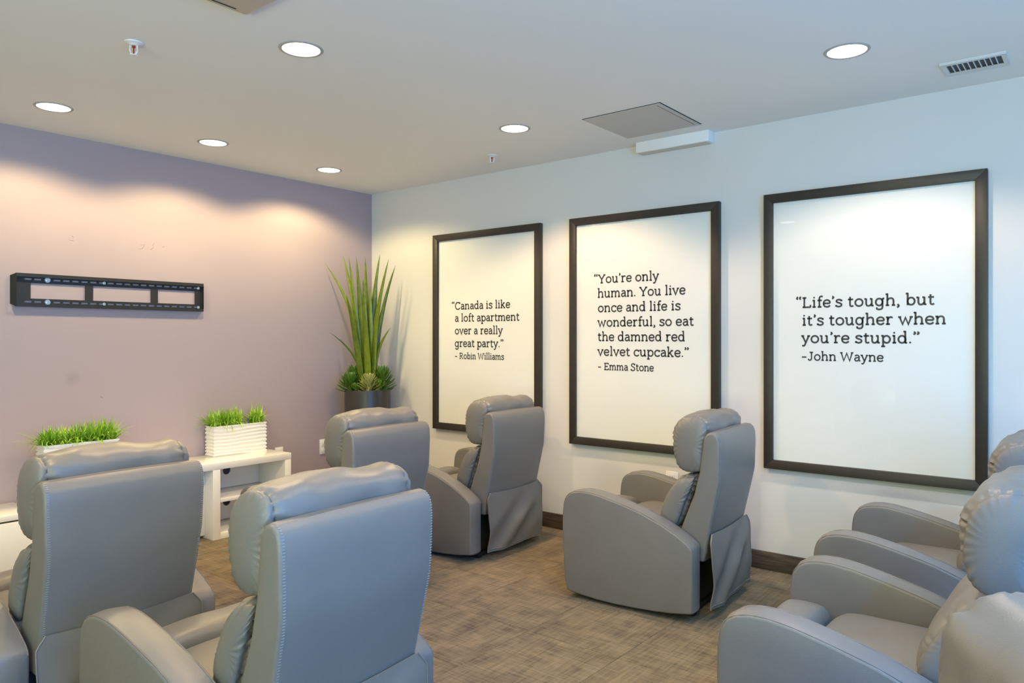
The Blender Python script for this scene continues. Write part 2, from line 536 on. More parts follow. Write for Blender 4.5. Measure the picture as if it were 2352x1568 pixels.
win = thing('added_west_window', (0, 0, 0), 0, None, None); struct(win)  # unseen window, added to house the west fill light
for k in range(5):
    y = -7.0 + 2.8 * k / 4
    box('window_post', M['whitep'], win, XW - 0.10, XW - 0.04, y - 0.03, y + 0.03, 0.12, 2.45)
box('window_rail', M['whitep'], win, XW - 0.10, XW - 0.04, -7.0, -4.2, 2.39, 2.45)
box('window_rail', M['whitep'], win, XW - 0.10, XW - 0.04, -7.0, -4.2, 0.12, 0.18)
box('pane', M['glass'], win, XW - 0.075, XW - 0.069, -7.0, -4.2, 0.18, 2.39)

# carpet tiles, each a piece of the floor
def tile_mesh(w, h):
    bm = bmesh.new()
    add_box(bm, -w / 2 + 0.0006, w / 2 - 0.0006, -h / 2 + 0.0006, h / 2 - 0.0006, -0.008, 0.0, 0.0022, 1)
    return finish('carpet_tile', bm, M['carpet'], floor)
xe = [0.0] + [-0.18 - 0.5 * k for k in range(11)]
ye = [0.0] + [-0.11 - 0.5 * k for k in range(12)]
protos = {}
for i in range(len(xe) - 1):
    for j in range(len(ye) - 1):
        w = round(xe[i] - xe[i + 1], 3); h = round(ye[j] - ye[j + 1], 3)
        turn = (i + j) % 2 if (w == h) else 0
        key = (w, h)
        if key not in protos:
            o = protos[key] = tile_mesh(w, h)
        else:
            o = protos[key].copy(); COL.objects.link(o); o.parent = floor
        o.location = ((xe[i] + xe[i + 1]) / 2, (ye[j] + ye[j + 1]) / 2, 0)
        o.rotation_euler = (0, 0, math.pi / 2 * turn)
# plain carpet where nothing is seen, behind the camera
bm = bmesh.new()
add_box(bm, XW, xe[-1], YS, 0, -0.008, 0.0); add_box(bm, xe[-1], 0, YS, ye[-1], -0.008, 0.0)
finish('carpet', bm, M['carpet'], floor)

def baseboard(name, x0, x1, y0, y1):
    bm = bmesh.new(); add_box(bm, x0, x1, y0, y1, 0.0, 0.112, 0.003, 2)
    return struct(finish(name, bm, M['wood']))
baseboard('baseboard_east', -0.014, 0.0, YS, -0.0145)
baseboard('baseboard_north', XW, 0.0, -0.014, 0.0)

# hairline scuffs on the mauve wall
random.seed(5)
for (x, z, l, a) in ((-2.105, 2.045, 0.030, -0.3), (-2.082, 2.060, 0.030, -1.0), (-2.085, 2.075, 0.034, -0.2), (-2.02, 2.055, 0.030, -0.7),
                     (-2.012, 2.085, 0.022, -1.2), (-2.55, 2.06, 0.03, 0.1), (-2.54, 2.085, 0.015, 0.9), (-1.94, 2.075, 0.02, -0.3), (-2.36, 1.02, 0.02, 0.5)):
    bm = bmesh.new()
    add_box(bm, -l / 2, l / 2, -0.0006, 0.0, -0.0009, 0.0009)
    o = finish('scuff_mark', bm, M['scuff'], wall_n, loc=(x, 0, z)); o.rotation_euler = (0, a, 0)

# ------------------------------------------------------------------ recliners
def V2(l): return [Vector(p) for p in l]

ARM = [(0.690, 0.032), (0.722, 0.040), (0.736, 0.09), (0.746, 0.26), (0.750, 0.40), (0.747, 0.48), (0.738, 0.53), (0.720, 0.560), (0.690, 0.579),
       (0.645, 0.589), (0.590, 0.590), (0.520, 0.581), (0.418, 0.559), (0.289, 0.525), (0.164, 0.477), (0.083, 0.436), (0.03, 0.403), (0.008, 0.384),
       (0.0, 0.366), (0.0, 0.20), (0.0, 0.062), (0.008, 0.053), (0.10, 0.038), (0.20, 0.028), (0.32, 0.021), (0.436, 0.018), (0.53, 0.020), (0.62, 0.026)]

def dense(pts, maxd):
    out = []
    n = len(pts)
    for i in range(n):
        a, b = Vector(pts[i]), Vector(pts[(i + 1) % n])
        k = max(1, int((b - a).length / maxd))
        for j in range(k): out.append(a.lerp(b, j / k))
    return out

def make_recliner(label, group):
    root = thing('recliner_chair', (0, 0, 0), 0, label, 'recliner', group)
    L = M['leather']
    arm_pts = dense(ARM, 0.06)
    for s in (-1, 1):
        bm = bmesh.new()
        xa, xb = (0.287, 0.397)
        extrude_profile(bm, arm_pts, xa, xb, 0.011, 4, 0.005, 3)
        for v in bm.verts: v.co.x *= s
        arm = finish('armrest', bm, L, root, 30)
        top = catmull([(y, z) for y, z in ARM[2:19]], 4)
        nm = []
        bm = bmesh.new()
        for x in (xa + 0.006, xb - 0.006):
            P = []
            for i, p in enumerate(top):
                a = Vector(top[max(i - 1, 0)]); b = Vector(top[min(i + 1, len(top) - 1)])
                d = (b - a).normalized(); nrm = Vector((d.y, -d.x))
                if nrm.dot(Vector(p) - Vector((0.35, 0.25))) < 0: nrm = -nrm
                q = Vector(p) - nrm * 0.0022
                P.append((s * x, q.x, q.y))
            add_tube(bm, P, 0.0024, 6)
        finish('welt', bm, M['welt'], arm)
    # seat and raised foot pad
    finish('seat_cushion', superbox(0, 0.340, 0.365, 0.282, 0.225, 0.082, 7, 12, 0.012, 3, 0.006), L, root, 60)
    finish('footrest', superbox(0, 0.662, 0.268, 0.282, 0.092, 0.195, 5, 12, 0.012, 9, 0.006), L, root, 60)
    # back shell
    SH = [(0.160, 0.29), (0.140, 0.36), (0.104, 0.464), (0.040, 0.624), (0.010, 0.740), (-0.008, 0.870), (-0.014, 0.915), (-0.028, 0.936), (-0.048, 0.946),
          (-0.070, 0.943), (-0.088, 0.928), (-0.097, 0.904), (-0.100, 0.85), (-0.096, 0.70), (-0.072, 0.585), (-0.040, 0.44), (-0.022, 0.33), (-0.012, 0.29), (0.0, 0.285), (0.14, 0.285)]
    def taper(x, y, z):
        k = 0.272 + 0.013 * min(1.0, max(0.0, (z - 0.40) / 0.45))
        return x * k / 0.285
    bm = bmesh.new()
    sh = dense(SH, 0.05)
    extrude_profile(bm, sh, -0.285, 0.285, 0.014, 4, 0.004, 5, taper)
    shell = finish('backrest_shell', bm, L, root, 30)
    # stitched seam down both rear edges
    bm = bmesh.new()
    rear = resample(catmull(SH[9:17], 6), 78, False)
    for s in (-1, 1):
        for i in range(0, len(rear) - 1):
            p, q = rear[i], rear[i + 1]
            x = taper(0.285, 0, p.y) - 0.012
            m = (p + q) / 2
            d = (q - p).normalized(); nrm = Vector((d.y, -d.x))
            if nrm.x > 0: nrm = -nrm
            r = bmesh.ops.create_cube(bm, size=1.0)
            for v in r['verts']:
                a = d * (v.co.z * 0.0022) + nrm * (v.co.y * 0.0022 - 0.0008)
                v.co = Vector((s * (x + v.co.x * 0.008), m.x + a.x, m.y + a.y))
    tag(finish('stitching', bm, M['thread'], shell), kind='stuff')
    # headrest and lumbar cushions
    HR = [(-0.012, 0.745), (0.040, 0.716), (0.100, 0.716), (0.146, 0.746), (0.172, 0.815), (0.175, 0.895), (0.160, 0.965), (0.118, 1.012), (0.060, 1.033),
          (0.008, 1.026), (-0.028, 0.998), (-0.040, 0.950), (-0.026, 0.86)]
    finish('headrest_cushion', pillow(HR, 0.285, 0.242, 96, 0.0095, 27, 1.3, 0.014), L, root, 60)
    LU = [(0.025, 0.715), (0.075, 0.722), (0.130, 0.706), (0.178, 0.660), (0.220, 0.580), (0.248, 0.500), (0.242, 0.440), (0.190, 0.412), (0.130, 0.440), (0.065, 0.60)]
    finish('lumbar_cushion', pillow(LU, 0.283, 0.245, 96, 0.0095, 27, 7.7, 0.011), L, root, 60)
    # cloth flap closing the back
    bm = bmesh.new()
    NU, NV = 48, 28
    front, back = [], []
    for j in range(NV + 1):
        v = j / NV
        fr, bk = [], []
        for i in range(NU + 1):
            u = i / NU
            hwid = 0.262 + 0.028 * min(1.0, v / 0.10) + 0.004 * math.sin(v * 7)
            x = (2 * u - 1) * hwid
            z = 0.432 - 0.378 * v - 0.010 * math.sin(math.pi * u) * (1 - v) + 0.006 * math.sin(u * 9 + 1) * v
            y = -0.050 - 0.032 * math.sin(min(1, v * 1.3) * math.pi / 2) + 0.022 * v
            # folds falling from the right-hand corner toward the lower left
            s1 = (u - 0.88) * 0.75 + v * 0.62
            y -= 0.020 * math.sin(s1 * 15) * min(1, v * 2.2) * (0.35 + 0.65 * math.sin(math.pi * min(1, u * 1.05))) * math.exp(-((s1 - 0.05) ** 2) / 0.10)
            y -= 0.012 * noise.noise(Vector((x * 6, v * 3, 2.0))) * v
            fr.append(bm.verts.new((x, y - 0.003, z))); bk.append(bm.verts.new((x, y + 0.003, z)))
        front.append(fr); back.append(bk)
    for g in (front, back):
        for j in range(NV):
            for i in range(NU):
                bm.faces.new((g[j][i], g[j][i + 1], g[j + 1][i + 1], g[j + 1][i]))
    for i in range(NU):
        bm.faces.new((front[0][i], front[0][i + 1], back[0][i + 1], back[0][i]))
        bm.faces.new((front[NV][i], front[NV][i + 1], back[NV][i + 1], back[NV][i]))
    for j in range(NV):
        bm.faces.new((front[j][0], front[j + 1][0], back[j + 1][0], back[j][0]))
        bm.faces.new((front[j][NU], front[j + 1][NU], back[j + 1][NU], back[j][NU]))
    hem = [(v.co.x, v.co.y - 0.0015, v.co.z + 0.016) for v in front[NV]]
    side = [(r[0].co.x, r[0].co.y, r[0].co.z) for r in front]
    side2 = [(r[-1].co.x, r[-1].co.y, r[-1].co.z) for r in front]
    flap = finish('back_flap', bm, L, root, 50)
    bm = bmesh.new()
    add_tube(bm, hem, 0.0024, 6); add_tube(bm, side, 0.003, 6); add_tube(bm, side2, 0.003, 6)
    finish('hem', bm, M['leather'], flap)
    # base
    bm = bmesh.new()
    for x in (-0.25, 0.25): add_box(bm, x - 0.02, x + 0.02, 0.04, 0.60, 0.0, 0.035, 0.006)
    for y in (0.07, 0.55): add_box(bm, -0.24, 0.24, y - 0.018, y + 0.018, 0.004, 0.03, 0.004)
    finish('base_frame', bm, M['under'], root)
    bm = bmesh.new()
    add_box(bm, -0.278, 0.278, 0.06, 0.57, 0.036, 0.285, 0.01)  # black box filling the hollow behind the flap, stands in for its shade
    finish('dark_hollow_filler', bm, M['under'], root)
    return root

CHAIRS = [
    # x, y, yaw deg, label
    (-0.737, -3.684, 3.2, 'grey leather recliner standing alone in mid floor below the cupcake quotation, whole side showing'),
    (-3.337, -2.499, 3.0, 'grey leather recliner at far left, its headrest hiding the foot of the left grass planter'),
    (-3.178, -3.579, 2.2, 'grey leather recliner with a big blue-lit back, large at lower centre left'),
    (-1.818, -2.203, 1.3, 'grey leather recliner with its back turned just in front of the tall black corner pot'),
    (-0.672, -2.171, 1.6, 'grey leather recliner seen from behind, its headrest overlapping the leftmost framed quotation'),
    (-1.961, -5.114, 0.5, 'grey leather recliner at right with its seat and both arms in open view'),
    (-0.818, -5.051, 1.5, 'grey leather recliner at right edge next to the pale wall, only arms and headrest showing'),
    (-3.345, -5.352, 25.0, 'grey leather recliner in the bottom right corner, only its pale smooth headrest showing'),
]
first = make_recliner(CHAIRS[0][3], 'grey recliners in three rows')
for i, (x, y, a, lb) in enumerate(CHAIRS):
    o = first if i == 0 else copy_tree(first)
    o.location = (x, y, 0); o.rotation_euler = (0, 0, math.radians(a)); o['label'] = lb
    if i in (5, 6):          # these two backs are pushed a little further back
        q = math.radians(-5.5); py, pz = 0.06, 0.36
        for ch in o.children:
            if ch.name.split('.')[0] in ('backrest_shell', 'headrest_cushion', 'lumbar_cushion'):
                q2 = -q
                ch.rotation_euler = (q2, 0, 0)
                ch.location = (0, py - (py * math.cos(q2) - pz * math.sin(q2)), pz - (py * math.sin(q2) + pz * math.cos(q2)))

# ------------------------------------------------------------------ slab-serif lettering (drawn stroke by stroke)
def ell(cx, cy, rx, ry, a0=0, a1=360, n=26):
    return [(cx + rx * math.cos(math.radians(a0 + (a1 - a0) * i / n)), cy + ry * math.sin(math.radians(a0 + (a1 - a0) * i / n))) for i in range(n + 1)]
def C(*p): return ('s', catmull(list(p), 6))
def Ln(*p): return ('s', list(p))
def Dot(x, y, r=56): return ('d', (x, y, r))
def El(*a): return ('s', ell(*a))
def sf(x, y, l=85, r=85): return Ln((x - l, y), (x + r, y))
def arch(x0, x1): return C((x0, 330), (x0 + 55, 425), ((x0 + x1) / 2 + 20, 477), (x1 - 30, 425), (x1, 310), (x1, 20))
GL = {
 'a': (450, [C((85, 395), (140, 458), (225, 477), (310, 440), (345, 340), (345, 200), (345, 60)), sf(345, 32, 0, 90), C((345, 285), (235, 285), (120, 245), (75, 150), (115, 55), (195, 27), (285, 65), (345, 140))]),
 'b': (500, [Ln((115, 0), (115, 760)), sf(115, 728, 90, 30), El(275, 248, 165, 222)]),
 'c': (440, [C((385, 370), (330, 452), (240, 477), (115, 415), (65, 250), (115, 85), (240, 23), (335, 50), (400, 120)), Ln((388, 490), (388, 350))]),
 'd': (510, [Ln((380, 0), (380, 760)), sf(380, 728, 90, 30), sf(380, 32, 0, 90), El(228, 248, 165, 222)]),
 'e': (460, [Ln((65, 258), (402, 258)), C((402, 258), (370, 410), (238, 478), (105, 410), (62, 250), (110, 85), (240, 22), (340, 55), (400, 125))]),
 'f': (310, [C((320, 690), (265, 733), (190, 705), (150, 610), (150, 450), (150, 30)), sf(155, 468, 110, 130), sf(155, 32, 100, 110)]),
 'g': (510, [El(228, 248, 165, 222), C((388, 480), (388, 200), (388, -60), (350, -180), (240, -222), (140, -195), (105, -140)), sf(388, 468, 0, 90), Dot(110, -125, 48)]),
 'h': (530, [Ln((115, 0), (115, 760)), sf(115, 728, 90, 30), arch(115, 405), sf(115, 32), sf(405, 32)]),
 'i': (265, [Ln((135, 0), (135, 500)), sf(135, 468, 90, 30), sf(135, 32, 90, 90), Dot(130, 660)]),
 'k': (500, [Ln((115, 0), (115, 760)), sf(115, 728, 90, 30), Ln((115, 195), (345, 465)), Ln((205, 300), (390, 35)), sf(345, 468, 70, 80), sf(390, 32, 80, 80), sf(115, 32)]),
 'l': (265, [Ln((135, 0), (135, 760)), sf(135, 728, 90, 30), sf(135, 32, 90, 90)]),
 'm': (780, [Ln((115, 0), (115, 500)), sf(115, 468, 90, 30), arch(115, 385), arch(385, 655), sf(115, 32), sf(385, 32, 70, 70), sf(655, 32)]),
 'n': (530, [Ln((115, 0), (115, 500)), sf(115, 468, 90, 30), arch(115, 405), sf(115, 32), sf(405, 32)]),
 'o': (500, [El(250, 250, 185, 225)]),
 'p': (510, [Ln((115, 500), (115, -230)), sf(115, 468, 90, 30), sf(115, -198, 90, 100), El(278, 248, 165, 222)]),
 'r': (390, [Ln((125, 0), (125, 500)), sf(125, 468, 90, 30), sf(125, 32, 90, 110), C((125, 290), (170, 420), (250, 472), (340, 462)), Dot(335, 440, 42)]),
 's': (420, [C((350, 385), (290, 462), (200, 478), (105, 435), (100, 345), (180, 285), (270, 245), (345, 180), (335, 80), (230, 22), (120, 45), (70, 115)), Ln((350, 480), (350, 370)), Ln((70, 20), (70, 130))]),
 't': (340, [C((140, 640), (140, 400), (140, 130), (170, 45), (235, 25), (310, 65)), sf(150, 468, 120, 150)]),
 'u': (520, [C((110, 500), (110, 330), (110, 170), (145, 60), (220, 23), (310, 60), (385, 170)), Ln((385, 500), (385, 0)), sf(110, 468, 95, 0), sf(385, 468, 95, 0), sf(385, 32, 0, 95)]),
 'v': (480, [Ln((75, 480), (235, 10), (400, 480)), sf(75, 468, 75, 75), sf(400, 468, 75, 75)]),
 'w': (700, [Ln((75, 480), (210, 10), (345, 430), (480, 10), (615, 480)), sf(75, 468, 75, 75), sf(615, 468, 75, 75)]),
 'y': (480, [Ln((75, 480), (240, 20)), C((405, 480), (300, 170), (200, -110), (150, -190), (70, -195)), sf(75, 468, 75, 75), sf(405, 468, 75, 75), Dot(75, -175, 45)]),
 'C': (620, [C((545, 540), (450, 645), (330, 672), (165, 590), (80, 345), (165, 100), (330, 18), (465, 55), (560, 165)), Ln((548, 690), (548, 520))]),
 'Y': (600, [Ln((85, 660), (300, 310), (515, 660)), Ln((300, 310), (300, 0)), sf(85, 658, 80, 85), sf(515, 658, 85, 80), sf(300, 32, 100, 100)]),
 'L': (540, [Ln((140, 0), (140, 690)), sf(140, 658, 100, 110), Ln((40, 32), (490, 32)), Ln((475, 20), (475, 190))]),
 'R': (620, [Ln((140, 0), (140, 690)), C((40, 658), (200, 658), (320, 655), (440, 610), (465, 500), (420, 390), (310, 345), (140, 345)), Ln((300, 345), (480, 35)), sf(480, 32, 20, 90), sf(140, 32, 100, 100)]),
 'W': (900, [Ln((85, 660), (245, 15), (440, 620), (635, 15), (795, 660)), sf(85, 658, 85, 85), sf(795, 658, 85, 85)]),
 'E': (570, [Ln((140, 0), (140, 690)), Ln((40, 658), (490, 658)), Ln((478, 690), (478, 530)), Ln((140, 350), (370, 350)), Ln((370, 420), (370, 280)), Ln((40, 32), (510, 32)), Ln((498, 0), (498, 180))]),
 'S': (530, [C((440, 540), (370, 645), (265, 673), (135, 620), (110, 500), (190, 410), (330, 340), (440, 240), (420, 100), (285, 18), (150, 50), (75, 160)), Ln((442, 690), (442, 530)), Ln((75, 10), (75, 170))]),
 'J': (440, [C((285, 690), (285, 400), (285, 180), (245, 55), (150, 20), (60, 85)), sf(285, 658, 130, 110), Dot(75, 110, 45)]),
 '\u2019': (190, [Dot(95, 690, 52), C((128, 690), (112, 600), (50, 545))]),
 '\u201d': (340, [Dot(95, 690, 52), C((128, 690), (112, 600), (50, 545)), Dot(255, 690, 52), C((288, 690), (272, 600), (210, 545))]),
 '\u201c': (340, [Dot(95, 590, 52), C((62, 590), (78, 680), (140, 735)), Dot(255, 590, 52), C((222, 590), (238, 680), (300, 735))]),
 '.': (200, [Dot(95, 52, 58)]),
 ',': (200, [Dot(95, 52, 56), C((132, 45), (115, -55), (45, -120))]),
 '\u2013': (420, [Ln((30, 270), (350, 270))]),
 ' ': (230, []),
}
def text_width(s): return sum(GL[c][0] for c in s)

def stroke(bm, pts, w, depth):
    P = []
    for p in pts:
        v = Vector(p)
        if not P or (v - P[-1]).length > 1e-5: P.append(v)
    if len(P) < 2: return
    closed = (P[0] - P[-1]).length < w * 0.2 and len(P) > 4
    if closed: P = P[:-1]
    n = len(P); Lf, Rt = [], []
    for i in range(n):
        if closed: a, b, c = P[i - 1], P[i], P[(i + 1) % n]
        else: a, b, c = P[max(i - 1, 0)], P[i], P[min(i + 1, n - 1)]
        d1 = (b - a).normalized() if (b - a).length > 1e-7 else (c - b).normalized()
        d2 = (c - b).normalized() if (c - b).length > 1e-7 else d1
        n1 = Vector((-d1.y, d1.x)); n2 = Vector((-d2.y, d2.x))
        m = (n1 + n2)
        m = n1 if m.length < 1e-4 else m.normalized()
        m = m / max(0.5, m.dot(n1))
        Lf.append(bm.verts.new(((b + m * w / 2).x, depth, (b + m * w / 2).y)))
        Rt.append(bm.verts.new(((b - m * w / 2).x, depth, (b - m * w / 2).y)))
    for i in range(n if closed else n - 1):
        j = (i + 1) % n
        bm.faces.new((Lf[i], Lf[j], Rt[j], Rt[i]))

def text_line(s, x, z, sx, sz, w, parent):
    """local X runs to the viewer's right, Z up, the print lies at Y = 0 (facing -Y)"""
    bm = bmesh.new(); pen = 0.0; start = x; used = False
    for ch in s + ' ':
        adv, st = GL[ch]
        if ch == ' ':
            if used: finish('printed_word', bm, M['ink'], parent, loc=(x, -0.0212, z))
            else: bm.free()
            bm = bmesh.new(); used = False
        else: used = True
        for k, d in st:
            if k == 's': stroke(bm, [((pen + a) * sx, b * sz) for a, b in d], w, 0.0)
            else:
                cx, cy, r = d
                vs = [bm.verts.new(((pen + cx) * sx + r * sz * 1.05 * math.cos(2 * math.pi * i / 16), 0.0, cy * sz + r * sz * 1.05 * math.sin(2 * math.pi * i / 16))) for i in range(16)]
                bm.faces.new(vs)
        pen += adv
        if ch == '\u2013':
            finish('printed_word', bm, M['ink'], parent, loc=(x, -0.0212, z)); bm = bmesh.new(); used = False
    bm.free()

# ------------------------------------------------------------------ framed quotations on the east wall
def framed_print(label, y_left, y_right, z0, z1, lines, dash_first=None):
    """frame hung on the wall x = 0; its local X runs along -Y of the room, local -Y points into the room"""
    W = y_left - y_right; H = z1 - z0
    root = thing('framed_quotation', (0, y_left, z0), -math.pi / 2, label, 'picture', 'framed quotations on the pale wall')
    b = 0.055; D = 0.040
    # local y: wall at 0, room at negative
    def rail(p):
        bm = bmesh.new()
        q = [(p[0][0], p[0][1]), (p[1][0], p[1][1]), (p[2][0], p[2][1]), (p[3][0], p[3][1])]
        A = [bm.verts.new((x, -D, z)) for x, z in q]; B = [bm.verts.new((x, -0.001, z)) for x, z in q]
        bm.faces.new(A); bm.faces.new(B[::-1])
        for i in range(4): bm.faces.new((A[i], A[(i + 1) % 4], B[(i + 1) % 4], B[i]))
        bmesh.ops.bevel(bm, geom=bm.edges[:], offset=0.0022, segments=2, affect='EDGES', profile=0.5)
        finish('frame_rail', bm, M['frame'], root)
    rail([(0, 0), (W, 0), (W - b, b), (b, b)])
    rail([(W, 0), (W, H), (W - b, H - b), (W - b, b)])
    rail([(W, H), (0, H), (b, H - b), (W - b, H - b)])
    rail([(0, H), (0, 0), (b, b), (b, H - b)])
    bm = bmesh.new(); add_box(bm, b - 0.004, W - b + 0.004, -0.020, -0.004, b - 0.004, H - b + 0.004)
    sheet = finish('print_sheet', bm, M['paper'], root)
    # the lettering lies on the sheet, just proud of it
    holder = sheet
    for s, yl, zl, wd in lines:
        lead = 0.0
        core = s
        sx_w = text_width(s)
        if s[0] == '\u201c':
            core = s[1:]
        if s[-1] == '\u201d': wcore = text_width(core[:-1])
        else: wcore = text_width(core)
        sx = wd / (wcore - 60)
        x = (y_left - yl) - 40 * sx - (GL['\u201c'][0] * sx if s[0] == '\u201c' else 0)
        cap = s[0] == '\u2013'
        text_line(s, x, zl - z0, sx, 0.000088 if not cap else 0.000072, 0.0098 if not cap else 0.0078, sheet)
    bm = bmesh.new(); add_box(bm, b - 0.003, W - b + 0.003, -0.030, -0.027, b - 0.003, H - b + 0.003)
    finish('glazing', bm, M['glass'], root)
    return root

framed_print('dark framed quotation about a loft apartment, leftmost of three, near the corner plant', -0.824, -1.958, 0.655, 2.288, [
    ('\u201cCanada is like', -1.068, 1.655, 0.587), ('a loft apartment', -1.068, 1.555, 0.679), ('over a really', -1.068, 1.451, 0.511),
    ('great party.\u201d', -1.068, 1.347, 0.484), ('\u2013 Robin Williams', -1.068, 1.248, 0.526)])
framed_print('framed quotation about a red velvet cupcake in a dark frame, the middle one of three', -2.224, -3.373, 0.650, 2.289, [
    ('\u201cYou\u2019re only', -2.465, 1.809, 0.476), ('human. You live', -2.460, 1.707, 0.675), ('once and life is', -2.462, 1.604, 0.638),
    ('wonderful, so eat', -2.460, 1.501, 0.733), ('the damned red', -2.460, 1.399, 0.672), ('velvet cupcake.\u201d', -2.460, 1.295, 0.662),
    ('\u2013 Emma Stone', -2.462, 1.194, 0.441)])
framed_print('dark framed quotation about life being tough, rightmost of the three', -3.659, -4.820, 0.627, 2.292, [
    ('\u201cLife\u2019s tough, but', -3.886, 1.599, 0.691), ('it\u2019s tougher when', -3.886, 1.494, 0.746), ('you\u2019re stupid.\u201d', -3.883, 1.391, 0.586),
    ('\u2013John Wayne', -3.883, 1.288, 0.444)])

# ------------------------------------------------------------------ television bracket on the mauve wall
def tv_bracket():
    x0, x1, z0, z1 = -2.873, -1.650, 1.617, 1.825
    root = thing('television_bracket', (x0, 0, z0), 0, 'long black steel television bracket with slots and three openings on the mauve wall', 'bracket')
    W = x1 - x0; H = z1 - z0
    # back plate cut on a grid: slots and three windows are real holes
    xs = {0.0, W}; holes = []
    for a, b in ((0.085, 0.405), (0.455, 0.840), (0.890, 1.165)):
        holes.append((a, b, 0.052, 0.150)); xs |= {a, b}
    n = 21
    for k in range(n):
        a = 0.050 + k * (W - 0.115) / (n - 1) 
        for zz in (0.026, 0.168):
            holes.append((a, a + 0.040, zz, zz + 0.011))
        xs |= {a, a + 0.040}
    zs = sorted({0.0, H, 0.052, 0.150, 0.026, 0.037, 0.168, 0.179})
    xs = sorted(xs)
    bm = bmesh.new()
    grid = {}
    def vert(x, y, z):
        k = (round(x, 5), y, round(z, 5))
        if k not in grid: grid[k] = bm.verts.new((x, y, z))
        return grid[k]
    def solid(i, j):
        if not (0 <= i < len(xs) - 1 and 0 <= j < len(zs) - 1): return False
        cx, cz = (xs[i] + xs[i + 1]) / 2, (zs[j] + zs[j + 1]) / 2
        return not any(a < cx < b and c < cz < d for a, b, c, d in holes)
    YF, YB = -0.008, -0.005
    for i in range(len(xs) - 1):
        for j in range(len(zs) - 1):
            if not solid(i, j): continue
            a, b, c, d = xs[i], xs[i + 1], zs[j], zs[j + 1]
            for y in (YF, YB): bm.faces.new((vert(a, y, c), vert(b, y, c), vert(b, y, d), vert(a, y, d)))
            for di, dj, p, q in ((-1, 0, (a, c), (a, d)), (1, 0, (b, c), (b, d)), (0, -1, (a, c), (b, c)), (0, 1, (a, d), (b, d))):
                if not solid(i + di, j + dj):
                    bm.faces.new((vert(p[0], YF, p[1]), vert(q[0], YF, q[1]), vert(q[0], YB, q[1]), vert(p[0], YB, p[1])))
    finish('back_plate', bm, M['black'], root)
    def rail(name, pts):
        bm = bmesh.new()
        extrude_profile(bm, V2(pts), 0.0, W, 0.0006, 1, 0, 0)
        finish(name, bm, M['black'], root)
    rail('top_rail', [(-0.005, H), (-0.030, H), (-0.030, H - 0.022), (-0.027, H - 0.022), (-0.027, H - 0.003), (-0.005, H - 0.003)])
    rail('bottom_rail', [(-0.005, 0), (-0.030, 0), (-0.030, 0.016), (-0.027, 0.016), (-0.027, 0.003), (-0.005, 0.003)])
    bm = bmesh.new()
    # splayed end plate, running back from the front lip to the wall
    A = [(0.0, -0.030, 0.0), (0.0, -0.030, H), (-0.026, -0.0005, H - 0.016), (-0.026, -0.0005, 0.016)]
    fa = [bm.verts.new(p) for p in A]; fb = [bm.verts.new((p[0] + 0.002, p[1] + 0.0005, p[2])) for p in A]
    bm.faces.new(fa); bm.faces.new(fb[::-1])
    for i in range(4): bm.faces.new((fa[i], fa[(i + 1) % 4], fb[(i + 1) % 4], fb[i]))
    finish('end_plate', bm, M['black'], root)
    bm = bmesh.new()
    add_box(bm, W - 0.002, W + 0.001, -0.030, 0.0, 0.018, H - 0.018, 0.0005, 1)
    finish('end_plate', bm, M['black'], root)
    for k, wx in ((2, 1), (8, 0), (20, 0)):
        x = 0.050 + k * (W - 0.115) / (n - 1) + (0.020 if k < 9 else 0.034)
        if k == 8: x += 0.012
        for zz in (0.0315, 0.1735):
            bm = bmesh.new()
            if wx: add_cyl(bm, (x, -0.008, zz), (0, -1, 0), 0.0165, 0.0165, 0.002, 18)
            else: add_cyl(bm, (x, -0.008, zz), (0, -1, 0), 0.010, 0.010, 0.0015, 16)
            add_cyl(bm, (x, -0.0085, zz), (0, -1, 0), 0.0085, 0.0075, 0.006, 6)
            finish('screw', bm, M['chrome'], root)
    bm = bmesh.new()
    for k in (2, 8, 20):     # spacers carrying the plate off the wall
        x = 0.050 + k * (W - 0.115) / (n - 1) + 0.0
        for zz in (0.008, 0.192): add_box(bm, x - 0.01, x + 0.01, -0.0052, 0.0, zz, zz + 0.012)
    finish('spacer', bm, M['black'], root)
tv_bracket()

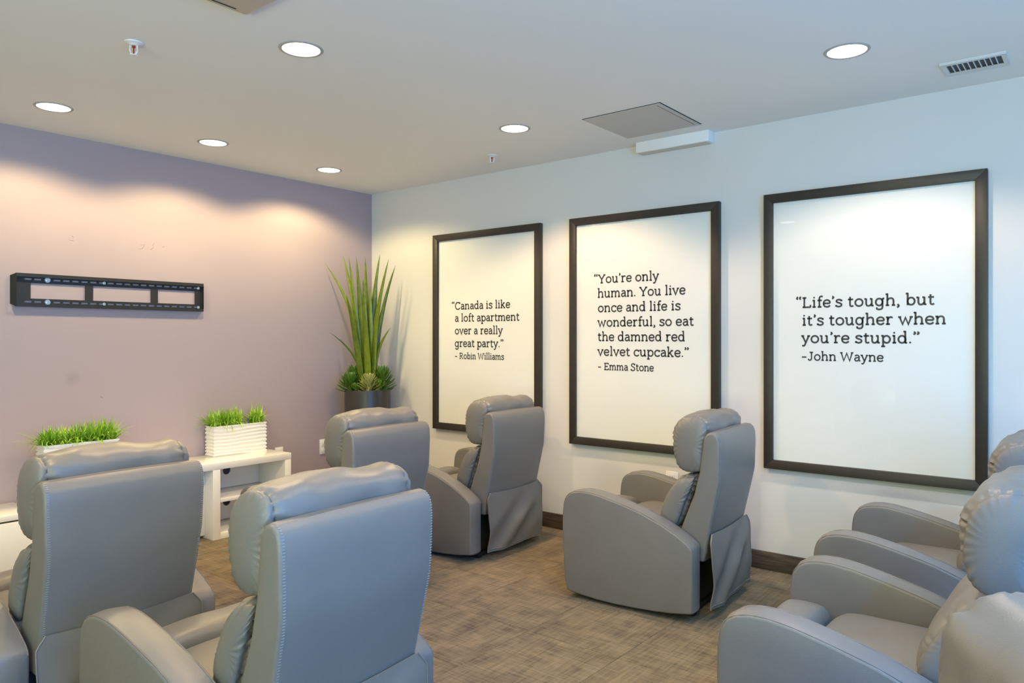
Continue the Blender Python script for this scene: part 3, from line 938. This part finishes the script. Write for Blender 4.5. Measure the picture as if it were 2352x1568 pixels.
# ------------------------------------------------------------------ white console, low cabinet
def console():
    x0, x1 = -2.82, -1.150
    root = thing('television_console', (x0, 0, 0), 0, 'white gloss console under the television bracket with an open shelf bay at its right end', 'console')
    G = M['gloss']; W = x1 - x0; yf, yb = -0.41, -0.004
    box('top', G, root, 0, W, yf, yb, 0.493, 0.541, 0.002)
    def up(a, b): return box('upright', G, root, a, b, yf, yb, 0.0, 0.4925, 0.0015)
    xm = -1.790 - x0
    up(xm, xm + 0.056); up(W - 0.054, W - 0.002)
    xl = 1.026
    up(0.002, 0.056)
    up(0.56, 0.615)
    # shelf bay: shelf, bottom, back with two cable holes
    for a, b in ((xm + 0.0565, W - 0.0545), (0.0565, 0.5595)):
        box('shelf', G, root, a, b, yf + 0.005, -0.055, 0.258, 0.283, 0.001)
        box('bottom_shelf', G, root, a, b, yf + 0.005, -0.055, 0.0, 0.043, 0.001)
        # back panel with two round cable holes, built around them
        bm = bmesh.new()
        w2 = b - a
        zz = (0.044, 0.2575, 0.2835, 0.4925)
        for (za, zb, hz) in ((zz[0], zz[1], 0.175), (zz[2], zz[3], 0.412)):
            hx, r, n = min(0.255, w2 / 2), 0.032, 20
            ring = [Vector((a + hx + r * math.cos(2 * math.pi * i / n), hz + r * math.sin(2 * math.pi * i / n))) for i in range(n)]
            rect = []
            for i in range(n):
                c, s = math.cos(2 * math.pi * i / n), math.sin(2 * math.pi * i / n)
                tx = ((b - a - hx) / c if c > 1e-6 else (-hx / c if c < -1e-6 else 1e9)); tz = ((zb - hz) / s if s > 1e-6 else ((za - hz) / s if s < -1e-6 else 1e9))
                t_ = min(tx, tz); rect.append(Vector((a + hx + c * t_, hz + s * t_)))
            # snap nearest ray to each corner
            for cx, cz in ((a, za), (a, zb), (b, za), (b, zb)):
                k = min(range(n), key=lambda i: (rect[i] - Vector((cx, cz))).length); rect[k] = Vector((cx, cz))
            for y in (-0.054, -0.044):
                R1 = [bm.verts.new((p.x, y, p.y)) for p in ring]; R2 = [bm.verts.new((p.x, y, p.y)) for p in rect]
                for i in range(n):
                    j = (i + 1) % n; bm.faces.new((R1[i], R1[j], R2[j], R2[i]))
                if y == -0.054: F1 = R1
                else:
                    for i in range(n):
                        j = (i + 1) % n; bm.faces.new((F1[i], F1[j], R1[j], R1[i]))
        finish('back_panel', bm, G, root)
    box('back_panel', G, root, 0.6155, xm - 0.0005, -0.30, -0.285, 0.02, 0.4925, 0.001)
    return root
console()
# dark wall void seen through the cable holes is simply the shaded wall behind

def low_cabinet():
    x0, x1 = -3.98, -2.885
    root = thing('low_cabinet', (x0, 0, 0), 0, 'low white cabinet at the far left edge, its top lower than the console', 'cabinet')
    W = x1 - x0; G = M['gloss']
    box('top', G, root, 0, W, -0.40, -0.016, 0.372, 0.405, 0.002)
    box('carcass', M['grey_in'], root, 0.006, W - 0.006, -0.385, -0.018, 0.09, 0.371, 0.001)
    for a, b in ((0.004, W / 2 - 0.002), (W / 2 + 0.002, W - 0.004)):
        box('drawer', G, root, a, b, -0.402, -0.3855, 0.088, 0.362, 0.002)
    for x in (0.06, W - 0.06):
        for y in (-0.34, -0.06):
            bm = bmesh.new(); add_cyl(bm, (x, y, 0.0), (0, 0, 1), 0.016, 0.022, 0.0895, 14)
            finish('leg', bm, M['black'], root)
low_cabinet()

# ------------------------------------------------------------------ rippled planters with grass
def planter(x0, yf, z, label, tufts, seed):
    W, D, H = 0.445, 0.125, 0.223
    root = thing('grass_planter', (x0, yf, z), 0, label, 'planter', 'white grass planters on the console')
    rnd = random.Random(seed)
    bm = bmesh.new()
    # outline around the box, denser along the long sides
    def outline(n1=40, n2=12, r=0.006):
        P = []
        for i in range(n1): P.append((W * i / n1, 0.0))
        for i in range(n2): P.append((W, D * i / n2))
        for i in range(n1): P.append((W - W * i / n1, D))
        for i in range(n2): P.append((0.0, D - D * i / n2))
        return P
    P = outline(); n = len(P); cx, cy = W / 2, D / 2
    rows = []
    NZ = 56
    for k in range(NZ + 1):
        zz = H * k / NZ
        row = []
        for (x, y) in P:
            nx = noise.noise(Vector((x * 4.0 + seed, y * 4.0, zz * 11)))
            nx2 = noise.noise(Vector((x * 11.0 + seed, y * 11.0, zz * 4)))
            ph = zz / H * 8.5 * 2 * math.pi + 2.6 * nx + 1.0 * nx2
            s = (0.5 + 0.5 * math.sin(ph))
            d = -0.0075 * (1 - s) ** 1.3
            if k == NZ: d = -0.001
            ox = (1 if x >= W - 1e-6 else (-1 if x <= 1e-6 else 0)); oy = (1 if y >= D - 1e-6 else (-1 if y <= 1e-6 else 0))
            row.append(bm.verts.new((x + ox * d, y + oy * d, zz)))
        rows.append(row)
    inner = [bm.verts.new((cx + (x - cx) * 0.955, cy + (y - cy) * 0.86, H)) for x, y in P]
    low = [bm.verts.new((cx + (x - cx) * 0.95, cy + (y - cy) * 0.85, H - 0.035)) for x, y in P]
    allr = rows + [inner, low]
    for A, B in zip(allr, allr[1:]):
        for i in range(n):
            j = (i + 1) % n; bm.faces.new((A[i], A[j], B[j], B[i]))
    bm.faces.new(rows[0][::-1])
    finish('pot', bm, M['ceramic'], root, 60)
    box('soil', M['soil'], root, 0.012, W - 0.012, 0.010, D - 0.010, H - 0.045, H - 0.018)
    for (tx, rad, ht, nb) in tufts:
        bm = bmesh.new()
        for b in range(nb):
            a = rnd.uniform(0, 2 * math.pi); q = rnd.random() ** 0.6
            bx = tx + rnd.gauss(0, rad * 0.20); by = D / 2 + rnd.gauss(0, 0.018)
            by = min(D - 0.02, max(0.02, by)); bx = min(W - 0.02, max(0.02, bx))
            lean = q * rnd.uniform(0.45, 1.15) * rad * 1.45
            h = ht * rnd.uniform(0.55, 1.0) * (1.0 - 0.30 * q)
            dx, dy = math.cos(a) * lean, math.sin(a) * lean * 0.8
            droop = q * ht * rnd.uniform(0.0, 0.75)
            w = rnd.uniform(0.0045, 0.0085)
            side = Vector((-math.sin(a + rnd.uniform(-.9, .9)), math.cos(a), 0)).normalized()
            prev = None
            for k in range(5):
                t = k / 4
                c = Vector((bx + dx * t ** 1.5, by + dy * t ** 1.5, H - 0.02 + h * t - droop * t ** 3))
                c.y = min(c.y, D + 0.02)
                ww = w * (1 - t) ** 0.6 if k < 4 else 0
                cur = [bm.verts.new(c - side * ww), bm.verts.new(c + side * ww)] if k < 4 else [bm.verts.new(c)]
                if prev:
                    bm.faces.new(prev + cur[::-1] if len(cur) == 2 else prev + cur)
                prev = cur
        tag(finish('grass_tuft', bm, M['grass'], root, 80), kind='stuff')
    return root
planter(-2.806, -0.270, 0.541, 'white rippled planter of bright grass, its body mostly hidden behind the far left recliner',
        [(0.05, 0.15, 0.175, 170), (0.13, 0.12, 0.18, 150), (0.22, 0.12, 0.19, 160), (0.31, 0.12, 0.205, 160), (0.395, 0.15, 0.20, 170)], 11)
planter(-1.638, -0.150, 0.541, 'white rippled planter of grass on the right console end, gap before its last tuft',
        [(0.040, 0.14, 0.185, 150), (0.10, 0.10, 0.195, 150), (0.17, 0.10, 0.20, 150), (0.225, 0.08, 0.20, 120), (0.395, 0.105, 0.205, 150)], 23)

# ------------------------------------------------------------------ tall corner plant
def corner_plant():
    root = thing('potted_plant', (-0.320, -0.320, 0.0), 0, 'tall black cylinder pot with spiky green leaves over succulents in the corner', 'plant')
    bm = bmesh.new()
    add_lathe(bm, [(0, 0.0), (0.190, 0.0), (0.194, 0.006), (0.195, 0.02), (0.195, 0.972), (0.193, 0.978), (0.184, 0.978), (0.182, 0.972), (0.182, 0.930), (0, 0.930)], n=56)
    finish('pot', bm, M['pot'], root)
    bm = bmesh.new(); add_lathe(bm, [(0, 0.931), (0.12, 0.945), (0.1815, 0.938), (0.1815, 0.9305), (0, 0.9305)], n=32)
    finish('soil', bm, M['soil'], root)
    Rv = Vector((0.6266, -0.7793, 0)); Fv = Vector((0.7793, 0.6266, 0))
    # L along the view's right, D away from the viewer, Z tip; base L, width, curve
    leaves = [(-0.374, 0.02, 2.068, -0.05, 0.028, 0.45), (-0.238, 0.10, 2.152, -0.06, 0.030, 0.30), (-0.150, -0.06, 2.114, -0.05, 0.032, 0.10),
              (-0.109, 0.05, 2.127, -0.03, 0.036, 0.12), (-0.045, 0.12, 2.139, 0.00, 0.036, 0.08), (0.110, -0.02, 2.146, 0.00, 0.036, 0.25),
              (0.200, -0.10, 2.101, 0.03, 0.034, 0.30), (0.226, 0.10, 2.062, 0.05, 0.030, 0.30), (-0.150, -0.16, 1.790, -0.05, 0.042, 0.12),
              (0.142, -0.14, 1.784, 0.04, 0.036, 0.35), (-0.316, -0.10, 1.475, -0.04, 0.026, 0.50), (0.207, -0.05, 1.513, 0.05, 0.028, 0.55),
              (-0.02, -0.10, 1.93, -0.01, 0.046, 0.05), (0.03, -0.06, 1.86, 0.02, 0.046, 0.10), (-0.07, -0.05, 1.98, -0.03, 0.044, 0.08), (0.07, 0.06, 1.95, 0.02, 0.04, 0.15),
              (0.01, -0.16, 1.60, 0.0, 0.046, 0.1)]
    for (Lt, Dt, Z, Lb, w, cv) in leaves:
        bm = bmesh.new()
        tip = Rv * Lt + Fv * Dt; base = Rv * Lb + Fv * Dt * 0.2
        d = (tip - base); prev = None
        side = (Rv * math.cos(Dt * 3) + Fv * math.sin(Dt * 3)).normalized()
        nrm = side.cross(Vector((0, 0, 1)))
        N = 12
        for k in range(N + 1):
            t = k / N
            c = base + d * (t ** (1 + 1.6 * cv * 2)) + Vector((0, 0, 0.945 + (Z - 0.945) * (t - 0.10 * cv * t * t) / (1 - 0.10 * cv)))
            ww = w * (0.62 + 0.55 * math.sin(min(1, t * 2.2) * math.pi / 2)) * (1 - t) ** 0.62 * 0.92
            if k == N: cur = [bm.verts.new(c)]
            else: cur = [bm.verts.new(c - side * ww - nrm * ww * 0.35), bm.verts.new(c + nrm * ww * 0.25), bm.verts.new(c + side * ww - nrm * ww * 0.35)]
            if prev:
                if len(cur) == 3:
                    bm.faces.new((prev[0], prev[1], cur[1], cur[0])); bm.faces.new((prev[1], prev[2], cur[2], cur[1]))
                else:
                    bm.faces.new((prev[0], prev[1], cur[0])); bm.faces.new((prev[1], prev[2], cur[0]))
            prev = cur
        finish('leaf', bm, M['leaf'], root, 70)
    # succulents around the rim
    rnd = random.Random(4)
    def rosette(c, R, hgt, n, mat):
        bm = bmesh.new()
        for k in range(n):
            f = k / n
            a = k * 2.39996
            tilt = math.radians(8 + 70 * (1 - f) ** 0.9)        # lower leaves lie flatter
            l = R * (0.60 + 0.55 * (1 - f)); w = R * 0.13
            o = Vector((0, 0, hgt * (f ** 0.8)))
            out = Vector((math.cos(a), math.sin(a), 0)); up = Vector((0, 0, 1))
            dr = out * math.sin(tilt) + up * math.cos(tilt); sd = Vector((-math.sin(a), math.cos(a), 0)); nn = dr.cross(sd)
            o = o + out * R * 0.30
            pts = []
            for t, ws in ((0.0, 0.35), (0.35, 0.85), (0.7, 1.0), (0.9, 0.6)):
                q = o + dr * l * t + up * (0.12 * R * t * t)
                pts.append([q - sd * w * ws, q + nn * w * 0.45 * ws, q + sd * w * ws, q - nn * w * 0.45 * ws])
            tipv = bm.verts.new(Vector(c) + o + dr * l + up * 0.12 * R)
            rings = [[bm.verts.new(Vector(c) + p) for p in r] for r in pts]
            for A, B in zip(rings, rings[1:]):
                for i in range(4):
                    j = (i + 1) % 4; bm.faces.new((A[i], A[j], B[j], B[i]))
            for i in range(4): bm.faces.new((rings[-1][i], rings[-1][(i + 1) % 4], tipv))
            bm.faces.new(rings[0][::-1])
        add_tube(bm, [Vector(c) + Vector((0, 0, -0.02)), Vector(c) + Vector((0, 0, hgt))], R * 0.28, 8)
        tag(finish('succulent', bm, mat, root, 60), kind='stuff')
    for (l, d, R, h, n, z, mt) in ((-0.135, -0.06, 0.095, 0.115, 56, 0.955, 'succ'), (-0.120, 0.06, 0.095, 0.175, 64, 0.955, 'succ'), (-0.075, -0.125, 0.060, 0.05, 34, 0.955, 'succ'),
                                   (0.035, -0.130, 0.085, 0.115, 52, 0.955, 'succ2'), (0.130, -0.02, 0.095, 0.170, 64, 0.955, 'succ'), (0.115, -0.085, 0.07, 0.075, 38, 0.955, 'succ'),
                                   (0.06, 0.11, 0.08, 0.10, 40, 0.955, 'succ')):
        c = Rv * l + Fv * d
        rosette((c.x, c.y, z), R, h, n, M[mt])
corner_plant()

# ------------------------------------------------------------------ ceiling fittings
LAMPS = [(-2.869, -0.600, 'warm recessed downlight above the left end of the mauve wall'),
         (-1.885, -0.580, 'warm recessed downlight near the mauve wall, second along from the left'),
         (-0.881, -0.520, 'warm recessed downlight nearest the room corner by the mauve wall'),
         (-2.498, -2.429, 'large bright recessed downlight beside the ceiling air unit'),
         (-0.876, -2.383, 'recessed downlight in mid ceiling, left of the square access panel'),
         (-0.913, -4.368, 'bright recessed downlight at upper right, left of the air register'),
         (-4.10, -2.43, 'recessed downlight outside the picture to the left'),
         (-2.50, -4.37, 'recessed downlight overhead in front of the camera'),
         (-4.10, -4.37, 'recessed downlight overhead beside the camera'),
         (-0.90, -6.35, 'added unseen blue downlight behind the camera near the pale wall'),
         (-2.50, -6.35, 'added unseen blue downlight behind the camera in mid room'),
         (-4.10, -6.35, 'added unseen blue downlight behind the camera to the left')]
lamp0 = None
for i, (x, y, lb) in enumerate(LAMPS):
    if lamp0 is None:
        lamp0 = thing('recessed_downlight', (0, 0, CEIL), 0, lb, 'ceiling light', 'recessed ceiling downlights')
        bm = bmesh.new()
        add_lathe(bm, [(0.084, -0.001), (0.086, -0.004), (0.097, -0.0035), (0.100, -0.0005), (0.100, 0.0), (0.084, 0.0), (0.084, -0.001)], n=48)
        finish('trim_ring', bm, M['ring'], lamp0)
        bm = bmesh.new(); add_cyl(bm, (0, 0, -0.0022), (0, 0, 1), 0.0838, 0.0838, 0.0020, 48)
        finish('lamp_lens', bm, M['lens'], lamp0)
        o = lamp0
    else: o = copy_tree(lamp0)
    o['label'] = lb
    o.location = (x, y, CEIL)
    d = bpy.data.lights.new('downlight_lamp', 'SPOT')
    d.energy, d.color = next((p, c) for lim, p, c in LAMP_ROWS if y > lim)
    d.spot_size = math.radians(149 if y > -1 else 134); d.spot_blend = 0.35; d.shadow_soft_size = 0.06
    lo = bpy.data.objects.new('downlight_lamp', d)
    lo.location = (x, y, CEIL - 0.012); COL.objects.link(lo)

def sprinkler(x, y, label, rz):
    root = thing('fire_sprinkler', (x, y, CEIL), rz, label, 'sprinkler', 'ceiling sprinklers')
    bm = bmesh.new(); add_lathe(bm, [(0, -0.001), (0.040, -0.001), (0.038, -0.006), (0.022, -0.010), (0.016, -0.016), (0, -0.016)], n=28)
    finish('escutcheon', bm, M['whitep'], root)
    bm = bmesh.new()
    add_tube(bm, [(-0.015, 0, -0.012), (-0.016, 0, -0.038), (-0.011, 0, -0.050), (0, 0, -0.056)], 0.0032, 8)
    add_tube(bm, [(0.015, 0, -0.012), (0.016, 0, -0.038), (0.011, 0, -0.050), (0, 0, -0.056)], 0.0032, 8)
    finish('yoke', bm, M['whitep'], root)
    bm = bmesh.new(); add_lathe(bm, [(0, -0.056), (0.016, -0.056), (0.017, -0.058), (0.016, -0.0595), (0, -0.0595)], n=16)
    finish('deflector', bm, M['whitep'], root)
    bm = bmesh.new(); add_lathe(bm, [(0, -0.016), (0.007, -0.018), (0.007, -0.024), (0.003, -0.027), (0.003, -0.050), (0, -0.052)], n=12)
    finish('bulb', bm, M['red'], root)
sprinkler(-3.015, -1.914, 'small white ceiling sprinkler with red bulb, upper left beside a bright downlight', math.radians(-45))
sprinkler(-0.443, -1.828, 'small white ceiling sprinkler near the corner, below the mid ceiling downlight', math.radians(-20))

def register():
    # long side along the wall; local x along room -Y
    x0, x1, ya, yb = -0.462, -0.250, -4.668, -4.940
    root = thing('air_register', ((x0 + x1) / 2, (ya + yb) / 2, CEIL), 0, 'white ceiling air register with dark slots at the upper right', 'vent')
    hx, hy = (x1 - x0) / 2, (ya - yb) / 2
    ox, oy = 0.066, 0.112
    bm = bmesh.new()
    def fr(a0, a1, b0, b1): add_box(bm, a0, a1, b0, b1, -0.008, 0.0, 0.0015, 1)
    fr(-hx, -ox, -hy, hy); fr(ox, hx, -hy, hy); fr(-ox, ox, -hy, -oy); fr(-ox, ox, oy, hy)
    finish('frame', bm, M['vent'], root)
    box('lip', M['vent'], root, -hx, -hx + 0.010, -hy, hy, -0.013, -0.0082, 0.002)
    box('duct_backing', M['duct'], root, -ox - 0.002, ox + 0.002, -oy - 0.002, oy + 0.002, -0.0010, -0.0002)
    n = 9
    for k in range(n):
        y = -oy + (k + 1) * 2 * oy / (n + 1)
        box('slat', M['vent'], root, -ox, ox, y - 0.0018, y + 0.0018, -0.009, -0.0012)
    box('damper_bar', M['vent'], root, ox - 0.014, ox - 0.001, -oy, oy, -0.0100, -0.0092)
register()

def access_panel():
    x0, x1, y0, y1 = -0.777, -0.230, -3.345, -2.822
    root = thing('access_panel', (x0, y0, CEIL), 0, 'square flush access panel in the ceiling above the white box', 'panel')
    W, H = x1 - x0, y1 - y0
    bm = bmesh.new()
    g = 0.007
    add_box(bm, 0, W, 0, g, -0.0015, -0.0001); add_box(bm, 0, g, 0, H, -0.0015, -0.0001)
    finish('reveal', bm, M['gap'], root)
    bm = bmesh.new(); add_box(bm, g + 0.0005, W, g + 0.0005, H, -0.004, -0.0001, 0.0012, 1)
    finish('door', bm, M['panel'], root)
    bm = bmesh.new(); add_box(bm, g + 0.028, W - 0.03, g + 0.0275, g + 0.030, -0.0046, -0.0041)
    finish('hinge_line', bm, M['gap'], root)
access_panel()

bm = bmesh.new()
root = thing('ceiling_box', (0, -3.328, 0), 0, 'white rectangular box fixed where the pale wall meets the ceiling', 'box')
add_box(bm, -0.095, -0.0005, 0, 0.520, 2.669, CEIL - 0.0005, 0.0015, 2)
finish('casing', bm, M['boxw'], root)
box('underside_plate', M['cream'], root, -0.088, -0.008, 0.02, 0.512, 2.6665, 2.6688)

def cassette():
    x1, y1 = -2.870, -2.586
    root = thing('ceiling_air_unit', (x1 - 0.45, y1 - 0.45, CEIL), 0, 'square cream ceiling air unit, only its corner showing at the top edge', 'air conditioner')
    h = 0.45
    bm = bmesh.new()
    # chamfered fascia
    A = [(-h, -h), (h, -h), (h, h), (-h, h)]
    B = [(p[0] * 0.93, p[1] * 0.93) for p in A]
    va = [bm.verts.new((x, y, 0.0)) for x, y in A]; vm = [bm.verts.new((x, y, -0.010)) for x, y in A]; vb = [bm.verts.new((x, y, -0.028)) for x, y in B]
    for P, Q in ((va, vm), (vm, vb)):
        for i in range(4): bm.faces.new((P[i], P[(i + 1) % 4], Q[(i + 1) % 4], Q[i]))
    bm.faces.new(vb); bm.faces.new(va[::-1])
    finish('fascia', bm, M['cream'], root)
    for k in range(4):
        bm = bmesh.new(); add_box(bm, -0.37, 0.37, 0.395, 0.401, -0.0295, -0.0282)
        if k == 3: bm.free()
        else:
            o = finish('edge_gap', bm, M['gap'], root); o.rotation_euler = (0, 0, k * math.pi / 2)
        bm = bmesh.new(); add_box(bm, -0.30, 0.30, 0.30, 0.36, -0.034, -0.0285, 0.004)
        o = finish('louver', bm, M['cream'], root); o.rotation_euler = (0, 0, k * math.pi / 2)
    for k in range(9):
        y = -0.24 + k * 0.06
        box('grille_bar', M['cream'], root, -0.26, 0.26, y - 0.012, y + 0.012, -0.036, -0.0285, 0.003)
cassette()

# ------------------------------------------------------------------ outlets
def outlet(loc, rz, label, w=0.074, h=0.118):
    root = thing('wall_outlet', loc, rz, label, 'outlet', 'wall outlets')
    bm = bmesh.new(); add_box(bm, -w / 2, w / 2, -0.006, 0.0, -h / 2, h / 2, 0.0025, 2)
    finish('faceplate', bm, M['whitep'], root)
    for s in (-1, 1):
        bm = bmesh.new(); add_box(bm, -0.017, 0.017, -0.0085, -0.0061, s * 0.025 - 0.016, s * 0.025 + 0.016, 0.003, 2)
        f = finish('socket', bm, M['whitep'], root)
        bm = bmesh.new()
        for x in (-0.007, 0.005): add_box(bm, x, x + 0.002, -0.0088, -0.0086, s * 0.025 - 0.004, s * 0.025 + 0.006)
        finish('slot', bm, M['gap'], f)
outlet((-0.985, 0, 0.468), 0, 'white outlet on the mauve wall peeking above the right end of the console', 0.076, 0.118)
outlet((-0.545, 0, 0.482), 0, 'white outlet on the mauve wall, a sliver beside the recliner near the corner plant', 0.076, 0.128)
outlet((0, -3.030, 0.470), -math.pi / 2, 'white outlet on the pale wall behind the arm of the lone recliner', 0.090, 0.118)
